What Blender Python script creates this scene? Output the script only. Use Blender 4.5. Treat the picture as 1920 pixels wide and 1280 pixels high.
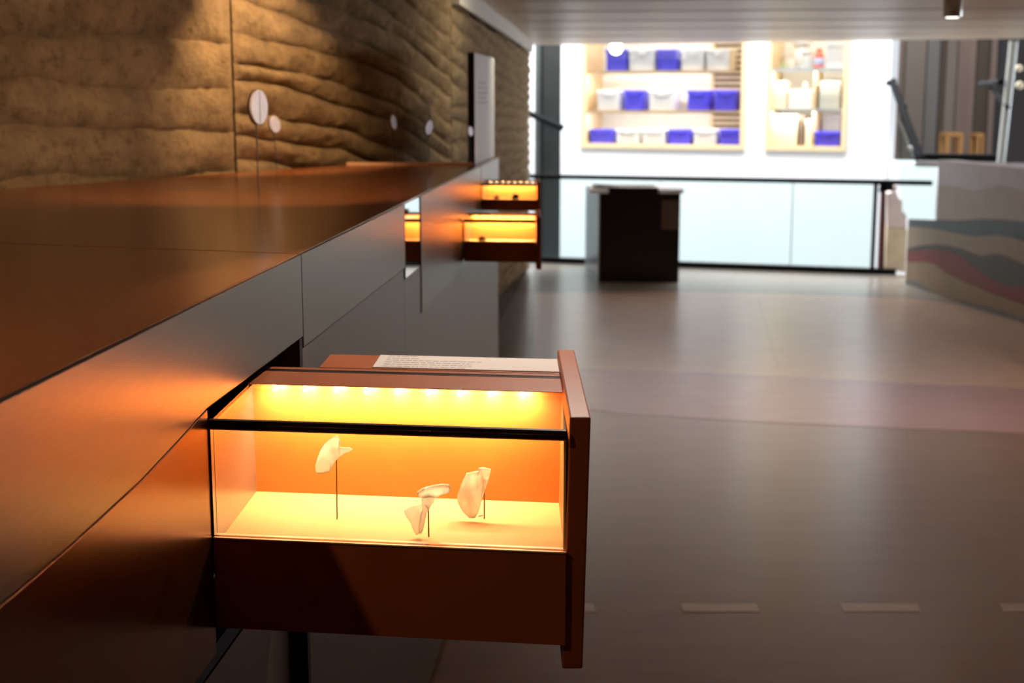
import bpy, bmesh, math, random
from mathutils import Vector, noise

random.seed(7)
for o in list(bpy.data.objects):
    bpy.data.objects.remove(o)
SC = bpy.context.scene
COL = SC.collection

# ------------------------------------------------------------------ camera
FPX, EYE = 2600.0, 1.75
TILT = math.atan(460 / FPX)
CT, ST = math.cos(TILT), math.sin(TILT)
cam = bpy.data.cameras.new('camera')
cam.sensor_width = 36.0
cam.lens = FPX * 36.0 / 1920.0
cam.clip_start = 0.02
cam.clip_end = 200
cam.dof.use_dof = True
cam.dof.focus_distance = 1.98
cam.dof.aperture_fstop = 6.0
camo = bpy.data.objects.new('camera', cam)
camo.location = (0, 0, EYE)
camo.rotation_euler = (math.pi / 2 - TILT, 0, 0)
COL.objects.link(camo)
SC.camera = camo

# ------------------------------------------------------------------ world, light, exposure
SC.view_settings.view_transform = 'Standard'
SC.view_settings.look = 'None'
SC.view_settings.exposure = 0.0
SC.view_settings.gamma = 1.0
SC.view_settings.use_curve_mapping = False
w = bpy.data.worlds.new('world')
SC.world = w
w.use_nodes = True
w.node_tree.nodes['Background'].inputs[0].default_value = (0.86, 0.93, 1.0, 1)
w.node_tree.nodes['Background'].inputs[1].default_value = 0.8


def lamp(name, kind, loc, energy, color, target=None, **kw):
    l = bpy.data.lights.new(name, kind)
    l.energy = energy
    l.color = color
    for k, v in kw.items():
        setattr(l, k, v)
    o = bpy.data.objects.new(name, l)
    o.location = loc
    if target is not None:
        o.rotation_euler = (Vector(target) - Vector(loc)).to_track_quat('-Z', 'Y').to_euler()
    COL.objects.link(o)
    return o


# skylight over the open well behind the balustrade
lamp('skylight', 'AREA', (1.6, 15.6, 6.0), 1550, (0.95, 0.97, 1.0), (1.7, 17.0, 0.6),
     shape='RECTANGLE', size=7.0, size_y=2.2)
# warm track spot on the rammed earth wall
lamp('wall_spot', 'SPOT', (-0.58, 4.86, 2.24), 30, (1.0, 0.63, 0.32), (-0.92, 5.16, 1.80),
     spot_size=math.radians(88), spot_blend=0.55, shadow_soft_size=0.02)
# two unseen fills added for the wall, then track spots above the picture
lamp('wall_spot', 'SPOT', (-0.55, 3.3, 2.24), 17, (1.0, 0.62, 0.32), (-1.35, 4.4, 1.7),  # added fill, evens out the left part of the wall
     spot_size=math.radians(110), spot_blend=1.0, shadow_soft_size=0.03)
lamp('wall_fill', 'SPOT', (0.35, 6.4, 2.22), 16, (1.0, 0.86, 0.62), (-0.35, 6.9, 1.65),  # added fill, lightens the right part of the wall
     spot_size=math.radians(125), spot_blend=1.0, shadow_soft_size=0.05)
lamp('disc_spot', 'SPOT', (-0.15, 3.1, 2.24), 30, (1.0, 0.66, 0.38), (-0.80, 4.05, 1.48),
     spot_size=math.radians(54), spot_blend=0.6, shadow_soft_size=0.02)
lamp('counter_spot', 'SPOT', (-0.85, 1.15, 2.24), 9, (1.0, 0.66, 0.38), (-0.6, 1.5, 1.4),
     spot_size=math.radians(110), spot_blend=0.6, shadow_soft_size=0.015)
lamp('drawer_spot', 'SPOT', (0.12, 2.95, 2.24), 60, (1.0, 0.86, 0.74), (-0.10, 2.1, 1.28),
     spot_size=math.radians(44), spot_blend=0.5, shadow_soft_size=0.02)
# daylight from the window wall at the right-hand side of the hall
lamp('side_window_light', 'AREA', (8.85, 10.5, 1.5), 280, (0.90, 0.95, 1.0), (0.0, 9.0, 1.3),
     shape='RECTANGLE', size=4.0, size_y=1.3)

# ------------------------------------------------------------------ pixel helpers (1920 x 1280 frame)


def ray(x, y):
    a, b = x - 960.0, 640.0 - y
    return (a, FPX * CT + b * ST, -FPX * ST + b * CT)


def at_z(x, y, z):
    d = ray(x, y)
    k = (z - EYE) / d[2]
    return Vector((d[0] * k, d[1] * k, z))


def at_y(x, y, Y):
    d = ray(x, y)
    k = Y / d[1]
    return Vector((d[0] * k, Y, EYE + d[2] * k))


def at_plane(x, y, p, n):
    d = ray(x, y)
    k = (n[0] * p[0] + n[1] * p[1]) / (n[0] * d[0] + n[1] * d[1])
    return Vector((d[0] * k, d[1] * k, EYE + d[2] * k))


# ------------------------------------------------------------------ materials
def mat(name, color, rough=0.5, metal=0.0, var=0.06, scale=8.0, bump=0.0, bscale=60.0, ior=1.5, coat=0.0,
        stretch=(1, 1, 1), emis=None, estr=0.0, aniso=0.0):
    m = bpy.data.materials.new(name)
    m.use_nodes = True
    nt = m.node_tree
    b = nt.nodes['Principled BSDF']
    b.inputs['Roughness'].default_value = rough
    b.inputs['Metallic'].default_value = metal
    b.inputs['IOR'].default_value = ior
    b.inputs['Coat Weight'].default_value = coat
    b.inputs['Anisotropic'].default_value = aniso
    if emis:
        b.inputs['Emission Color'].default_value = (*emis, 1)
        b.inputs['Emission Strength'].default_value = estr
    tc = nt.nodes.new('ShaderNodeTexCoord')
    mp = nt.nodes.new('ShaderNodeMapping')
    mp.inputs['Scale'].default_value = stretch
    nt.links.new(tc.outputs['Object'], mp.inputs['Vector'])
    nz = nt.nodes.new('ShaderNodeTexNoise')
    nz.inputs['Scale'].default_value = scale
    nz.inputs['Detail'].default_value = 5
    nt.links.new(mp.outputs[0], nz.inputs['Vector'])
    rp = nt.nodes.new('ShaderNodeValToRGB')
    rp.color_ramp.elements[0].position = 0.3
    rp.color_ramp.elements[1].position = 0.7
    rp.color_ramp.elements[0].color = (*[max(0, c * (1 - var)) for c in color], 1)
    rp.color_ramp.elements[1].color = (*[min(1, c * (1 + var)) for c in color], 1)
    nt.links.new(nz.outputs['Fac'], rp.inputs['Fac'])
    nt.links.new(rp.outputs['Color'], b.inputs['Base Color'])
    if bump > 0:
        n2 = nt.nodes.new('ShaderNodeTexNoise')
        n2.inputs['Scale'].default_value = bscale
        n2.inputs['Detail'].default_value = 4
        nt.links.new(mp.outputs[0], n2.inputs['Vector'])
        bp = nt.nodes.new('ShaderNodeBump')
        bp.inputs['Strength'].default_value = bump
        bp.inputs['Distance'].default_value = 0.01
        nt.links.new(n2.outputs['Fac'], bp.inputs['Height'])
        nt.links.new(bp.outputs[0], b.inputs['Normal'])
    return m


def glass_mat(name, tint, gloss=0.10, rough=0.0):
    m = bpy.data.materials.new(name)
    m.use_nodes = True
    nt = m.node_tree
    nt.nodes.remove(nt.nodes['Principled BSDF'])
    tr = nt.nodes.new('ShaderNodeBsdfTransparent')
    tr.inputs[0].default_value = (*tint, 1)
    gl = nt.nodes.new('ShaderNodeBsdfGlossy')
    gl.inputs['Roughness'].default_value = rough
    fr = nt.nodes.new('ShaderNodeFresnel')
    fr.inputs[0].default_value = 1.35
    mx = nt.nodes.new('ShaderNodeMixShader')
    mu = nt.nodes.new('ShaderNodeMath')
    mu.operation = 'MULTIPLY'
    mu.inputs[1].default_value = gloss / 0.10
    nt.links.new(fr.outputs[0], mu.inputs[0])
    nt.links.new(mu.outputs[0], mx.inputs[0])
    nt.links.new(tr.outputs[0], mx.inputs[1])
    nt.links.new(gl.outputs[0], mx.inputs[2])
    nt.links.new(mx.outputs[0], nt.nodes['Material Output'].inputs[0])
    return m


def shard_mat(name):
    m = bpy.data.materials.new(name)
    m.use_nodes = True
    nt = m.node_tree
    nt.nodes.remove(nt.nodes['Principled BSDF'])
    tr = nt.nodes.new('ShaderNodeBsdfTransparent')
    tr.inputs[0].default_value = (0.95, 0.97, 0.94, 1)
    df = nt.nodes.new('ShaderNodeBsdfDiffuse')
    df.inputs[0].default_value = (0.92, 0.94, 0.90, 1)
    tl = nt.nodes.new('ShaderNodeBsdfTranslucent')
    tl.inputs[0].default_value = (0.95, 0.96, 0.92, 1)
    gl = nt.nodes.new('ShaderNodeBsdfGlossy')
    gl.inputs['Roughness'].default_value = 0.12
    a = nt.nodes.new('ShaderNodeMixShader')
    a.inputs[0].default_value = 0.72
    nt.links.new(df.outputs[0], a.inputs[1])
    nt.links.new(tl.outputs[0], a.inputs[2])
    b = nt.nodes.new('ShaderNodeMixShader')
    tc = nt.nodes.new('ShaderNodeTexCoord')
    nz = nt.nodes.new('ShaderNodeTexNoise')
    nz.inputs['Scale'].default_value = 45
    nt.links.new(tc.outputs['Object'], nz.inputs['Vector'])
    mr = nt.nodes.new('ShaderNodeMapRange')
    mr.inputs['From Min'].default_value = 0.3
    mr.inputs['From Max'].default_value = 0.7
    mr.inputs['To Min'].default_value = 0.62
    mr.inputs['To Max'].default_value = 0.95
    nt.links.new(nz.outputs['Fac'], mr.inputs['Value'])
    nt.links.new(mr.outputs[0], b.inputs[0])
    nt.links.new(tr.outputs[0], b.inputs[1])
    nt.links.new(a.outputs[0], b.inputs[2])
    c = nt.nodes.new('ShaderNodeMixShader')
    lw = nt.nodes.new('ShaderNodeLayerWeight')
    lw.inputs[0].default_value = 0.35
    nt.links.new(lw.outputs['Fresnel'], c.inputs[0])
    nt.links.new(b.outputs[0], c.inputs[1])
    nt.links.new(gl.outputs[0], c.inputs[2])
    nt.links.new(c.outputs[0], nt.nodes['Material Output'].inputs[0])
    return m


def earth_mat(name):
    m = mat(name, (0.40, 0.285, 0.155), 0.95, var=0.22, scale=9.0, bump=0.0)
    nt = m.node_tree
    b = nt.nodes['Principled BSDF']
    tc = nt.nodes['Texture Coordinate']
    # dark stone pits scattered through the earth
    n3 = nt.nodes.new('ShaderNodeTexNoise')
    n3.inputs['Scale'].default_value = 24
    n3.inputs['Detail'].default_value = 6
    n3.inputs['Roughness'].default_value = 0.7
    nt.links.new(tc.outputs['Object'], n3.inputs['Vector'])
    cr_ = nt.nodes.new('ShaderNodeValToRGB')
    cr_.color_ramp.elements[0].position = 0.34
    cr_.color_ramp.elements[1].position = 0.50
    cr_.color_ramp.elements[0].color = (0.38, 0.34, 0.30, 1)
    cr_.color_ramp.elements[1].color = (1, 1, 1, 1)
    nt.links.new(n3.outputs['Fac'], cr_.inputs['Fac'])
    mm_ = nt.nodes.new('ShaderNodeMix')
    mm_.data_type = 'RGBA'
    mm_.blend_type = 'MULTIPLY'
    mm_.inputs['Factor'].default_value = 0.6
    nt.links.new(nt.nodes['Color Ramp'].outputs['Color'], mm_.inputs['A'])
    nt.links.new(cr_.outputs['Color'], mm_.inputs['B'])
    nt.links.new(mm_.outputs['Result'], b.inputs['Base Color'])
    n1 = nt.nodes.new('ShaderNodeTexNoise')
    n1.inputs['Scale'].default_value = 34
    n1.inputs['Detail'].default_value = 8
    n1.inputs['Roughness'].default_value = 0.68
    nt.links.new(tc.outputs['Object'], n1.inputs['Vector'])
    bp = nt.nodes.new('ShaderNodeBump')
    bp.inputs['Strength'].default_value = 0.9
    bp.inputs['Distance'].default_value = 0.03
    nt.links.new(n1.outputs['Fac'], bp.inputs['Height'])
    nt.links.new(bp.outputs[0], b.inputs['Normal'])
    return m


def floor_mat(name, color, rough=0.28):
    m = mat(name, color, rough, var=0.10, scale=5.0, bump=0.10, bscale=26.0, stretch=(0.6, 2.2, 1))
    nt = m.node_tree
    b = nt.nodes['Principled BSDF']
    b.inputs['Specular IOR Level'].default_value = 0.52
    return m


M = dict(
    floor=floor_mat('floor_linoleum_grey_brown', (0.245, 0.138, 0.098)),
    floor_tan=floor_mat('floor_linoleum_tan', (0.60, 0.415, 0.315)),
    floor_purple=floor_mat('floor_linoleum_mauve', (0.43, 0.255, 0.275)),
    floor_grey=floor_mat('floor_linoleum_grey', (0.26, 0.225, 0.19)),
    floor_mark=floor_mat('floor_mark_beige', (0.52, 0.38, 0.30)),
    concrete=mat('ceiling_concrete', (0.76, 0.64, 0.49), 0.38, var=0.05, scale=3.0, bump=0.025, bscale=14, stretch=(0.5, 5, 1)),
    fascia=mat('fascia_grey', (0.62, 0.59, 0.54), 0.7, bump=0.05),
    earth=earth_mat('rammed_earth'),
    gap=mat('joint_shadow_filler', (0.10, 0.065, 0.035), 0.95),
    plaster=mat('white_plaster', (0.86, 0.87, 0.88), 0.6, var=0.015, scale=2),
    dark_plaster=mat('dark_plaster', (0.10, 0.09, 0.085), 0.8),
    top=mat('bronze_lacquer_top', (0.34, 0.105, 0.032), 0.20, var=0.10, scale=3, ior=1.65, stretch=(1, 5, 1)),
    steel=mat('brushed_bronze_steel', (0.18, 0.150, 0.118), 0.34, 1.0, var=0.05, scale=20, bump=0.02, bscale=300, stretch=(1, 1, 12)),
    bronze=mat('bronze_drawer_front', (0.16, 0.058, 0.018), 0.25, 0.92, var=0.05, scale=10, bump=0.02, bscale=200),
    lower=mat('lower_lacquer', (0.145, 0.095, 0.072), 0.34, 0.6, var=0.05, scale=6),
    mirror=mat('polished_panel', (0.80, 0.82, 0.82), 0.03, 1.0, var=0.01),
    seam=mat('seam_black', (0.012, 0.011, 0.010), 0.6),
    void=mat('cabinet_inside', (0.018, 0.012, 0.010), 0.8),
    drawer=mat('stained_board_orange_brown', (0.43, 0.108, 0.026), 0.42, var=0.07, scale=14, bump=0.03, bscale=160),
    drawer_in=mat('stained_board_inside', (0.56, 0.175, 0.032), 0.5, var=0.04, scale=14),
    tray=mat('tray_liner_pale', (0.42, 0.275, 0.12), 0.7, var=0.03, scale=30),
    seal=mat('black_glass_seal', (0.020, 0.012, 0.008), 0.3),
    brass_line=mat('copper_bead', (0.88, 0.55, 0.34), 0.35, 0.0),
    endplate=mat('case_end_plate', (0.42, 0.36, 0.32), 0.28, 0.85, var=0.04),
    glass=glass_mat('case_glass', (0.99, 0.995, 0.99), 0.03),
    bal_glass=glass_mat('balustrade_glass', (0.90, 0.965, 0.955), 0.08),
    pane=glass_mat('window_glass', (0.97, 0.98, 0.98), 0.08),
    led=mat('led_chip', (1, 0.9, 0.7), 0.5, emis=(1.0, 0.72, 0.34), estr=30),
    shard=shard_mat('ancient_glass'),
    pin=mat('brass_pin', (0.20, 0.09, 0.03), 0.4, 0.5),
    pin_dark=mat('dark_pin', (0.03, 0.022, 0.016), 0.4, 0.6),
    disc=mat('pale_disc', (0.60, 0.55, 0.60), 0.45, 0.2, var=0.08, scale=40),
    disc_rim=mat('dark_disc_rim', (0.07, 0.055, 0.05), 0.35, 0.6),
    label=mat('label_card', (0.80, 0.72, 0.66), 0.7, var=0.02),
    ink=mat('label_print_grey', (0.62, 0.54, 0.50), 0.8),
    panel=mat('text_panel_grey_white', (0.84, 0.84, 0.85), 0.6, var=0.02),
    black=mat('matt_black', (0.010, 0.009, 0.008), 0.5),
    gloss_black=mat('gloss_black', (0.014, 0.008, 0.006), 0.22, ior=1.45),
    brownplate=mat('brown_plate', (0.10, 0.062, 0.042), 0.4),
    plinth_side=mat('plinth_side_reflection', (0.42, 0.50, 0.56), 0.25),  # gloss reflection of white surroundings painted into the side's colour
    white=mat('white_lacquer', (0.85, 0.87, 0.88), 0.3),
    relief=mat('relief_grey_brown', (0.20, 0.165, 0.135), 0.6, var=0.15),
    rail=mat('dark_steel_rail', (0.010, 0.011, 0.012), 0.65, 0.0),
    column=mat('dark_grey_column', (0.060, 0.066, 0.070), 0.55, 0.1),
    column_light=mat('grey_flange', (0.25, 0.29, 0.31), 0.5, 0.1),
    wood=mat('pine_frame', (0.78, 0.58, 0.34), 0.55, var=0.08, scale=6, stretch=(1, 1, 8)),
    niche=mat('niche_back', (0.80, 0.78, 0.72), 0.7, var=0.03),
    slat=mat('slat_tan', (0.62, 0.50, 0.36), 0.6),
    slatgap=mat('slat_gap_brown', (0.16, 0.11, 0.08), 0.8),
    blue=mat('blue_plastic', (0.10, 0.085, 0.80), 0.4, var=0.04),
    whiteplastic=mat('white_plastic', (0.84, 0.84, 0.86), 0.4, var=0.02),
    cream=mat('cream_card', (0.86, 0.78, 0.58), 0.7, var=0.03),
    pinkcard=mat('pinkish_card', (0.82, 0.70, 0.62), 0.7, var=0.03),
    red=mat('red_plastic', (0.80, 0.12, 0.06), 0.4),
    greyobj=mat('grey_card', (0.42, 0.42, 0.38), 0.7),
    jar=mat('pale_jar', (0.70, 0.72, 0.70), 0.25),
    bluelabel=mat('pale_blue_label', (0.50, 0.56, 0.80), 0.6),
    greenjar=mat('pale_green_jar', (0.55, 0.60, 0.30), 0.4),
    globe=mat('reflection_glow', (1, 0.98, 0.92), 0.4, emis=(1, 0.96, 0.88), estr=6),
    panel_a=mat('annex_panel_grey_brown', (0.155, 0.125, 0.098), 0.75, var=0.10, scale=4, stretch=(1, 1, 0.2)),
    panel_b=mat('annex_panel_grey', (0.13, 0.118, 0.112), 0.75, var=0.10, scale=4, stretch=(1, 1, 0.2)),
    panel_c=mat('annex_panel_rose_brown', (0.155, 0.108, 0.085), 0.75, var=0.10, scale=4, stretch=(1, 1, 0.2)),
    panel_d=mat('annex_panel_dark', (0.055, 0.038, 0.024), 0.75, var=0.10, scale=4, stretch=(1, 1, 0.2)),
    night=mat('annex_dark', (0.020, 0.018, 0.020), 0.6),
    chairwood=mat('orange_wood', (0.36, 0.17, 0.045), 0.5),
    post=mat('pale_steel_post', (0.55, 0.60, 0.60), 0.35, 0.5),
    stone=mat('pale_stone', (0.66, 0.54, 0.36), 0.8, var=0.10, scale=9, bump=0.1),
    stone_pink=mat('pale_pink_stone', (0.74, 0.63, 0.58), 0.8, var=0.06, scale=9, bump=0.1),
    darkred=mat('dark_red_brown', (0.09, 0.018, 0.012), 0.6),
    s_lilac=mat('strata_lilac_grey', (0.60, 0.58, 0.63), 0.5, var=0.05),
    s_taupe=mat('strata_taupe', (0.50, 0.435, 0.41), 0.5, var=0.05),
    s_teal=mat('strata_teal_grey', (0.105, 0.14, 0.155), 0.5, var=0.06),
    s_khaki=mat('strata_khaki', (0.38, 0.30, 0.225), 0.5, var=0.06),
    s_dark=mat('strata_dark_brown', (0.105, 0.095, 0.085), 0.5, var=0.06),
    s_red=mat('strata_red', (0.26, 0.065, 0.060), 0.5, var=0.06),
    s_sand=mat('strata_sand', (0.36, 0.26, 0.165), 0.5, var=0.06),
    s_grey=mat('strata_grey', (0.22, 0.215, 0.20), 0.5, var=0.06),
    lampbody=mat('downlight_aluminium', (0.55, 0.54, 0.52), 0.35, 0.6),
    lamplens=mat('downlight_lens', (1, 1, 1), 0.4, emis=(1.0, 0.95, 0.90), estr=3.0),
)


for k_ in ('rail', 'black', 'seam'):
    M[k_].node_tree.nodes['Principled BSDF'].inputs['Specular IOR Level'].default_value = 0.12


# ------------------------------------------------------------------ mesh helpers
def obj(name, verts, faces, m, parent=None, bevel=0.0, smooth=False, seg=2):
    me = bpy.data.meshes.new(name)
    me.from_pydata([tuple(v) for v in verts], [], faces)
    me.validate()
    bm = bmesh.new()
    bm.from_mesh(me)
    bmesh.ops.recalc_face_normals(bm, faces=bm.faces)
    bm.to_mesh(me)
    bm.free()
    o = bpy.data.objects.new(name, me)
    COL.objects.link(o)
    o.data.materials.append(M[m] if isinstance(m, str) else m)
    if smooth:
        for p in me.polygons:
            p.use_smooth = True
    if bevel > 0:
        b = o.modifiers.new('bevel', 'BEVEL')
        b.width = bevel
        b.segments = seg
        b.limit_method = 'ANGLE'
    if parent is not None:
        o.parent = parent
        o.matrix_parent_inverse = parent_matrix(parent).inverted()
    return o


def parent_matrix(o):
    from mathutils import Matrix
    mtx = Matrix.Translation(o.location)
    return mtx


def rebase(o):
    """move a mesh's origin to the middle of its base"""
    vs = [v.co.copy() for v in o.data.vertices]
    c = Vector(((min(v.x for v in vs) + max(v.x for v in vs)) / 2, (min(v.y for v in vs) + max(v.y for v in vs)) / 2, min(v.z for v in vs)))
    for v in o.data.vertices:
        v.co -= c
    o.location = o.location + c
    return o


def tag(o, label, cat, group=None):
    o['label'] = label
    o['category'] = cat
    if group:
        o['group'] = group
    return o


def thing(name, label, cat, loc, group=None):
    o = bpy.data.objects.new(name, None)
    o.empty_display_size = 0.1
    o.location = loc
    COL.objects.link(o)
    return tag(o, label, cat, group)


def struct(o):
    o['kind'] = 'structure'
    return o


def prism_data(poly, z0, z1):
    n = len(poly)
    v = [(p[0], p[1], z0) for p in poly] + [(p[0], p[1], z1) for p in poly]
    f = [tuple(range(n)), tuple(range(n, 2 * n))] + [(i, (i + 1) % n, n + (i + 1) % n, n + i) for i in range(n)]
    return v, f


def prism(name, poly, z0, z1, m, parent=None, bevel=0.0):
    return obj(name, *prism_data(poly, z0, z1), m, parent, bevel)


def extr_data(pts, vec):
    n = len(pts)
    vec = Vector(vec)
    v = [Vector(p) for p in pts] + [Vector(p) + vec for p in pts]
    f = [tuple(range(n)), tuple(range(n, 2 * n))] + [(i, (i + 1) % n, n + (i + 1) % n, n + i) for i in range(n)]
    return v, f


def extr(name, pts, vec, m, parent=None, bevel=0.0):
    return obj(name, *extr_data(pts, vec), m, parent, bevel)


def merge(*parts):
    V, F = [], []
    for v, f in parts:
        k = len(V)
        V += [tuple(q) for q in v]
        F += [tuple(i + k for i in g) for g in f]
    return V, F


def tube_data(a, b, r, n=10, r2=None):
    a, b = Vector(a), Vector(b)
    r2 = r if r2 is None else r2
    d = (b - a).normalized()
    u = d.orthogonal().normalized()
    w_ = d.cross(u)
    v, f = [], []
    for p, q in ((a, r), (b, r2)):
        for i in range(n):
            t = 2 * math.pi * i / n
            v.append(p + u * (q * math.cos(t)) + w_ * (q * math.sin(t)))
    f = [tuple(range(n)), tuple(range(n, 2 * n))] + [(i, (i + 1) % n, n + (i + 1) % n, n + i) for i in range(n)]
    return v, f


def tube(name, a, b, r, m, parent=None, n=10, r2=None):
    return obj(name, *tube_data(a, b, r, n, r2), m, parent)


def lathe_data(c, prof, n=20):
    v, f = [], []
    for r, z in prof:
        for i in range(n):
            t = 2 * math.pi * i / n
            v.append((c[0] + r * math.cos(t), c[1] + r * math.sin(t), c[2] + z))
    k = len(prof)
    for j in range(k - 1):
        for i in range(n):
            f.append((j * n + i, j * n + (i + 1) % n, (j + 1) * n + (i + 1) % n, (j + 1) * n + i))
    f.append(tuple(range(n)))
    f.append(tuple(range((k - 1) * n, k * n)))
    return v, f


def lathe(name, c, prof, m, parent=None, n=20, smooth=True):
    o = obj(name, *lathe_data(c, prof, n), m, parent)
    for p in o.data.polygons:
        p.use_smooth = smooth and len(p.vertices) == 4
    return o


# ================================================================== THE SETTING
# ---- floor
FA, FB = at_z(1016, 491, 0), at_z(1696, 515, 0)          # foot of the balustrade
bd = (FB - FA).normalized()
FL = FA - bd * 4
FR = FB + bd * 5
floor = struct(prism('floor', [(-4, -3.5), (9, -3.5), (9, FR.y), (FR.x, FR.y), (FL.x, FL.y), (-4, FL.y)], -0.30, 0.0, 'floor'))


def inlay(name, pts, z, m):
    return prism(name, [(p.x, p.y) for p in pts], 0.0, z, m, floor)


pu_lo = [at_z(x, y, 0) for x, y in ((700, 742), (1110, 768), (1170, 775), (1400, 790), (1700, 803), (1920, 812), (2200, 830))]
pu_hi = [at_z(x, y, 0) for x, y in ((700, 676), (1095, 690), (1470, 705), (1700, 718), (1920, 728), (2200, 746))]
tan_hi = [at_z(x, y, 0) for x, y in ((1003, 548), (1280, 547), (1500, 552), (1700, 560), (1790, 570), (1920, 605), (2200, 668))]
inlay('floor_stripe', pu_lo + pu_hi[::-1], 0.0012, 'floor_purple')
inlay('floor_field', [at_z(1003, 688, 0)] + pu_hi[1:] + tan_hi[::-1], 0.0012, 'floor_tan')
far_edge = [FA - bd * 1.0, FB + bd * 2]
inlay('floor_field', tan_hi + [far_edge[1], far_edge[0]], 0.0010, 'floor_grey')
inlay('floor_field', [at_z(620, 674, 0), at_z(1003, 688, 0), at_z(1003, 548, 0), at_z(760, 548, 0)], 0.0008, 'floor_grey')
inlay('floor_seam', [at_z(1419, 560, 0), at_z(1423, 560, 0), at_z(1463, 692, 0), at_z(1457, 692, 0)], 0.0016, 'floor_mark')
for x0, x1 in ((970, 1119), (1272, 1425), (1573, 1727), (1872, 2025), (2172, 2325)):
    inlay('floor_dash', [at_z(x0 + 2, 1132, 0), at_z(x1 - 8, 1132, 0), at_z(x1, 1147, 0), at_z(x0 + 10, 1147, 0)], 0.0014, 'floor_mark')

# ---- ceiling
ZC = 2.27
CA, CB = at_z(990, 85, ZC), at_z(1920, 72, ZC)
cd = (CB - CA).normalized()
cl, cr = CA - cd * 4.0, CB + cd * 4.6
ceiling = struct(prism('ceiling', [(-4, -3.5), (9, -3.5), (cr.x, cr.y), (cl.x, cl.y)], ZC, ZC + 0.40, 'concrete'))
# board joints of the formwork, slightly proud strips
for y0 in (7.9, 8.9, 10.0, 11.2, 12.5):
    prism('board_joint', [(-0.1 + 0.06 * (y0 - 7), y0), (7.5, y0 - 0.38 * 7.5 * 0.3), (7.5, y0 + 0.018 - 0.38 * 7.5 * 0.3), (-0.1 + 0.06 * (y0 - 7), y0 + 0.018)], ZC - 0.003, ZC + 0.01, 'fascia', ceiling)

# ---- rammed earth wall: plan polyline with two joints
WP = [Vector((-2.75, 2.05)), Vector((-2.3, 2.82)), Vector((-1.88, 3.55)), Vector((-1.53, 4.16)), Vector((-1.21, 4.715)), Vector((-1.01, 5.06)),
      Vector((-0.72, 5.62)), Vector((-0.50, 6.08)), Vector((-0.295, 6.60)), Vector((-0.07, 10.2)), Vector((0.155, 13.95))]


def wall_at(pts, s):
    for a, b in zip(pts, pts[1:]):
        L = (b - a).length
        if s <= L or b is pts[-1]:
            d = (b - a) / L
            return a + d * s, Vector((d.y, -d.x))
        s -= L


wall_left = struct(obj('wall_left', *merge(prism_data([(p.x - 0.05, p.y + 0.03) for p in WP] + [(0.155, 14.05), (-0.5, 14.05), (-0.75, 6.7), (-1.5, 5.3), (-3.2, 2.3), (-3.2, 2.05)], 0.0, ZC)), 'gap'))


def earth_panel(pts, z0, z1, n, dip, ds, seed, bottom=None):
    L = sum((b - a).length for a, b in zip(pts, pts[1:]))
    g0, g1 = 0.005, L - 0.005
    th = (z1 - z0) / n
    ns = max(6, int((g1 - g0) / ds))
    nv = 9

    def edge(k, s):
        wob = 0.036 * noise.noise((s * 2.1, k * 3.7 + seed, 1.3)) + 0.012 * noise.noise((s * 7.0, k * 2.1, seed))
        return z0 + k * th + wob + dip(s)
    for k in range(-3, n + 4):
        V, F = [], []
        for i in range(ns + 1):
            s = g0 + (g1 - g0) * i / ns
            p, nrm = wall_at(pts, s)
            lo, hi = edge(k, s), edge(k + 1, s)
            bl = z0 if bottom is None else bottom(s)
            lo, hi = max(min(lo, z1), bl), max(min(hi, z1), bl)
            for j in range(nv + 1):
                v = j / nv
                z = lo + (hi - lo) * v
                prof = 0.042 * math.sin(math.pi * min(1.0, .12 + .88 * v)) ** 0.8 * (0.35 + 0.65 * v)
                rough = 0.014 * noise.noise((s * 5, z * 11, seed + k)) + 0.008 * noise.noise((s * 26, z * 34, seed))
                if v < 0.45:                       # stony foot of each lift
                    rough += 0.016 * noise.noise((s * 40, z * 55, seed + 5)) * (0.45 - v) / 0.45
                if j in (0, nv):
                    off = -0.004
                else:
                    off = prof + rough
                e_ = max(0.0, min(1.0, (s - g0) / .03, (g1 - s) / .03))
                off = .012 + (off - .012) * e_
                V.append((p.x + nrm.x * off, p.y + nrm.y * off, z))
        if max(q[2] for q in V) - min(q[2] for q in V) < 0.02:
            continue
        w_ = nv + 1
        for i in range(ns):
            for j in range(nv):
                F.append((i * w_ + j, (i + 1) * w_ + j, (i + 1) * w_ + j + 1, i * w_ + j + 1))
        if all(abs(q[2] - z1) < 1e-6 for q in V) or all(q[2] <= z0 + 1e-6 for q in V):
            continue
        o = obj('earth_layer', V, F, 'earth', wall_left, smooth=True)


P1, P2, P3 = WP[:6], WP[5:9], WP[8:]
earth_panel(P1, 1.22, ZC - 0.002, 7, lambda s: -0.010 * s, 0.022, 1.0)
earth_panel(P2, 1.22, ZC - 0.002, 11, lambda s: -0.06 * s - 0.085 * s * s, 0.020, 7.0)
earth_panel(P3, 0.02, ZC - 0.105, 24, lambda s: -0.03 * s, 0.035, 13.0, bottom=lambda s: max(0.05, 0.62 - 0.078 * s))
# pale edge beam above the wall
fa = [(p.x, p.y) for p in P3]
fpoly = [(p.x + 0.052, p.y - 0.004) for p in P3] + [(p.x - 0.03, p.y) for p in P3[::-1]]
trim_1 = struct(prism('trim_1', fpoly, ZC - 0.10, ZC - 0.001, 'fascia'))

# ---- white far wall with two glazed store-room openings
WA = at_y(1052, 180, 17.6)
WB = at_y(1666, 180, 16.1)
wd = Vector((WB.x - WA.x, WB.y - WA.y)).normalized()
wn = Vector((wd.y, -wd.x))                                     # towards the hall
if wn.y > 0:
    wn = -wn


def far_s(x):
    q = at_plane(x, 180, (WA.x, WA.y), wn)
    return (Vector((q.x, q.y)) - Vector((WA.x, WA.y))).dot(wd)


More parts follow.
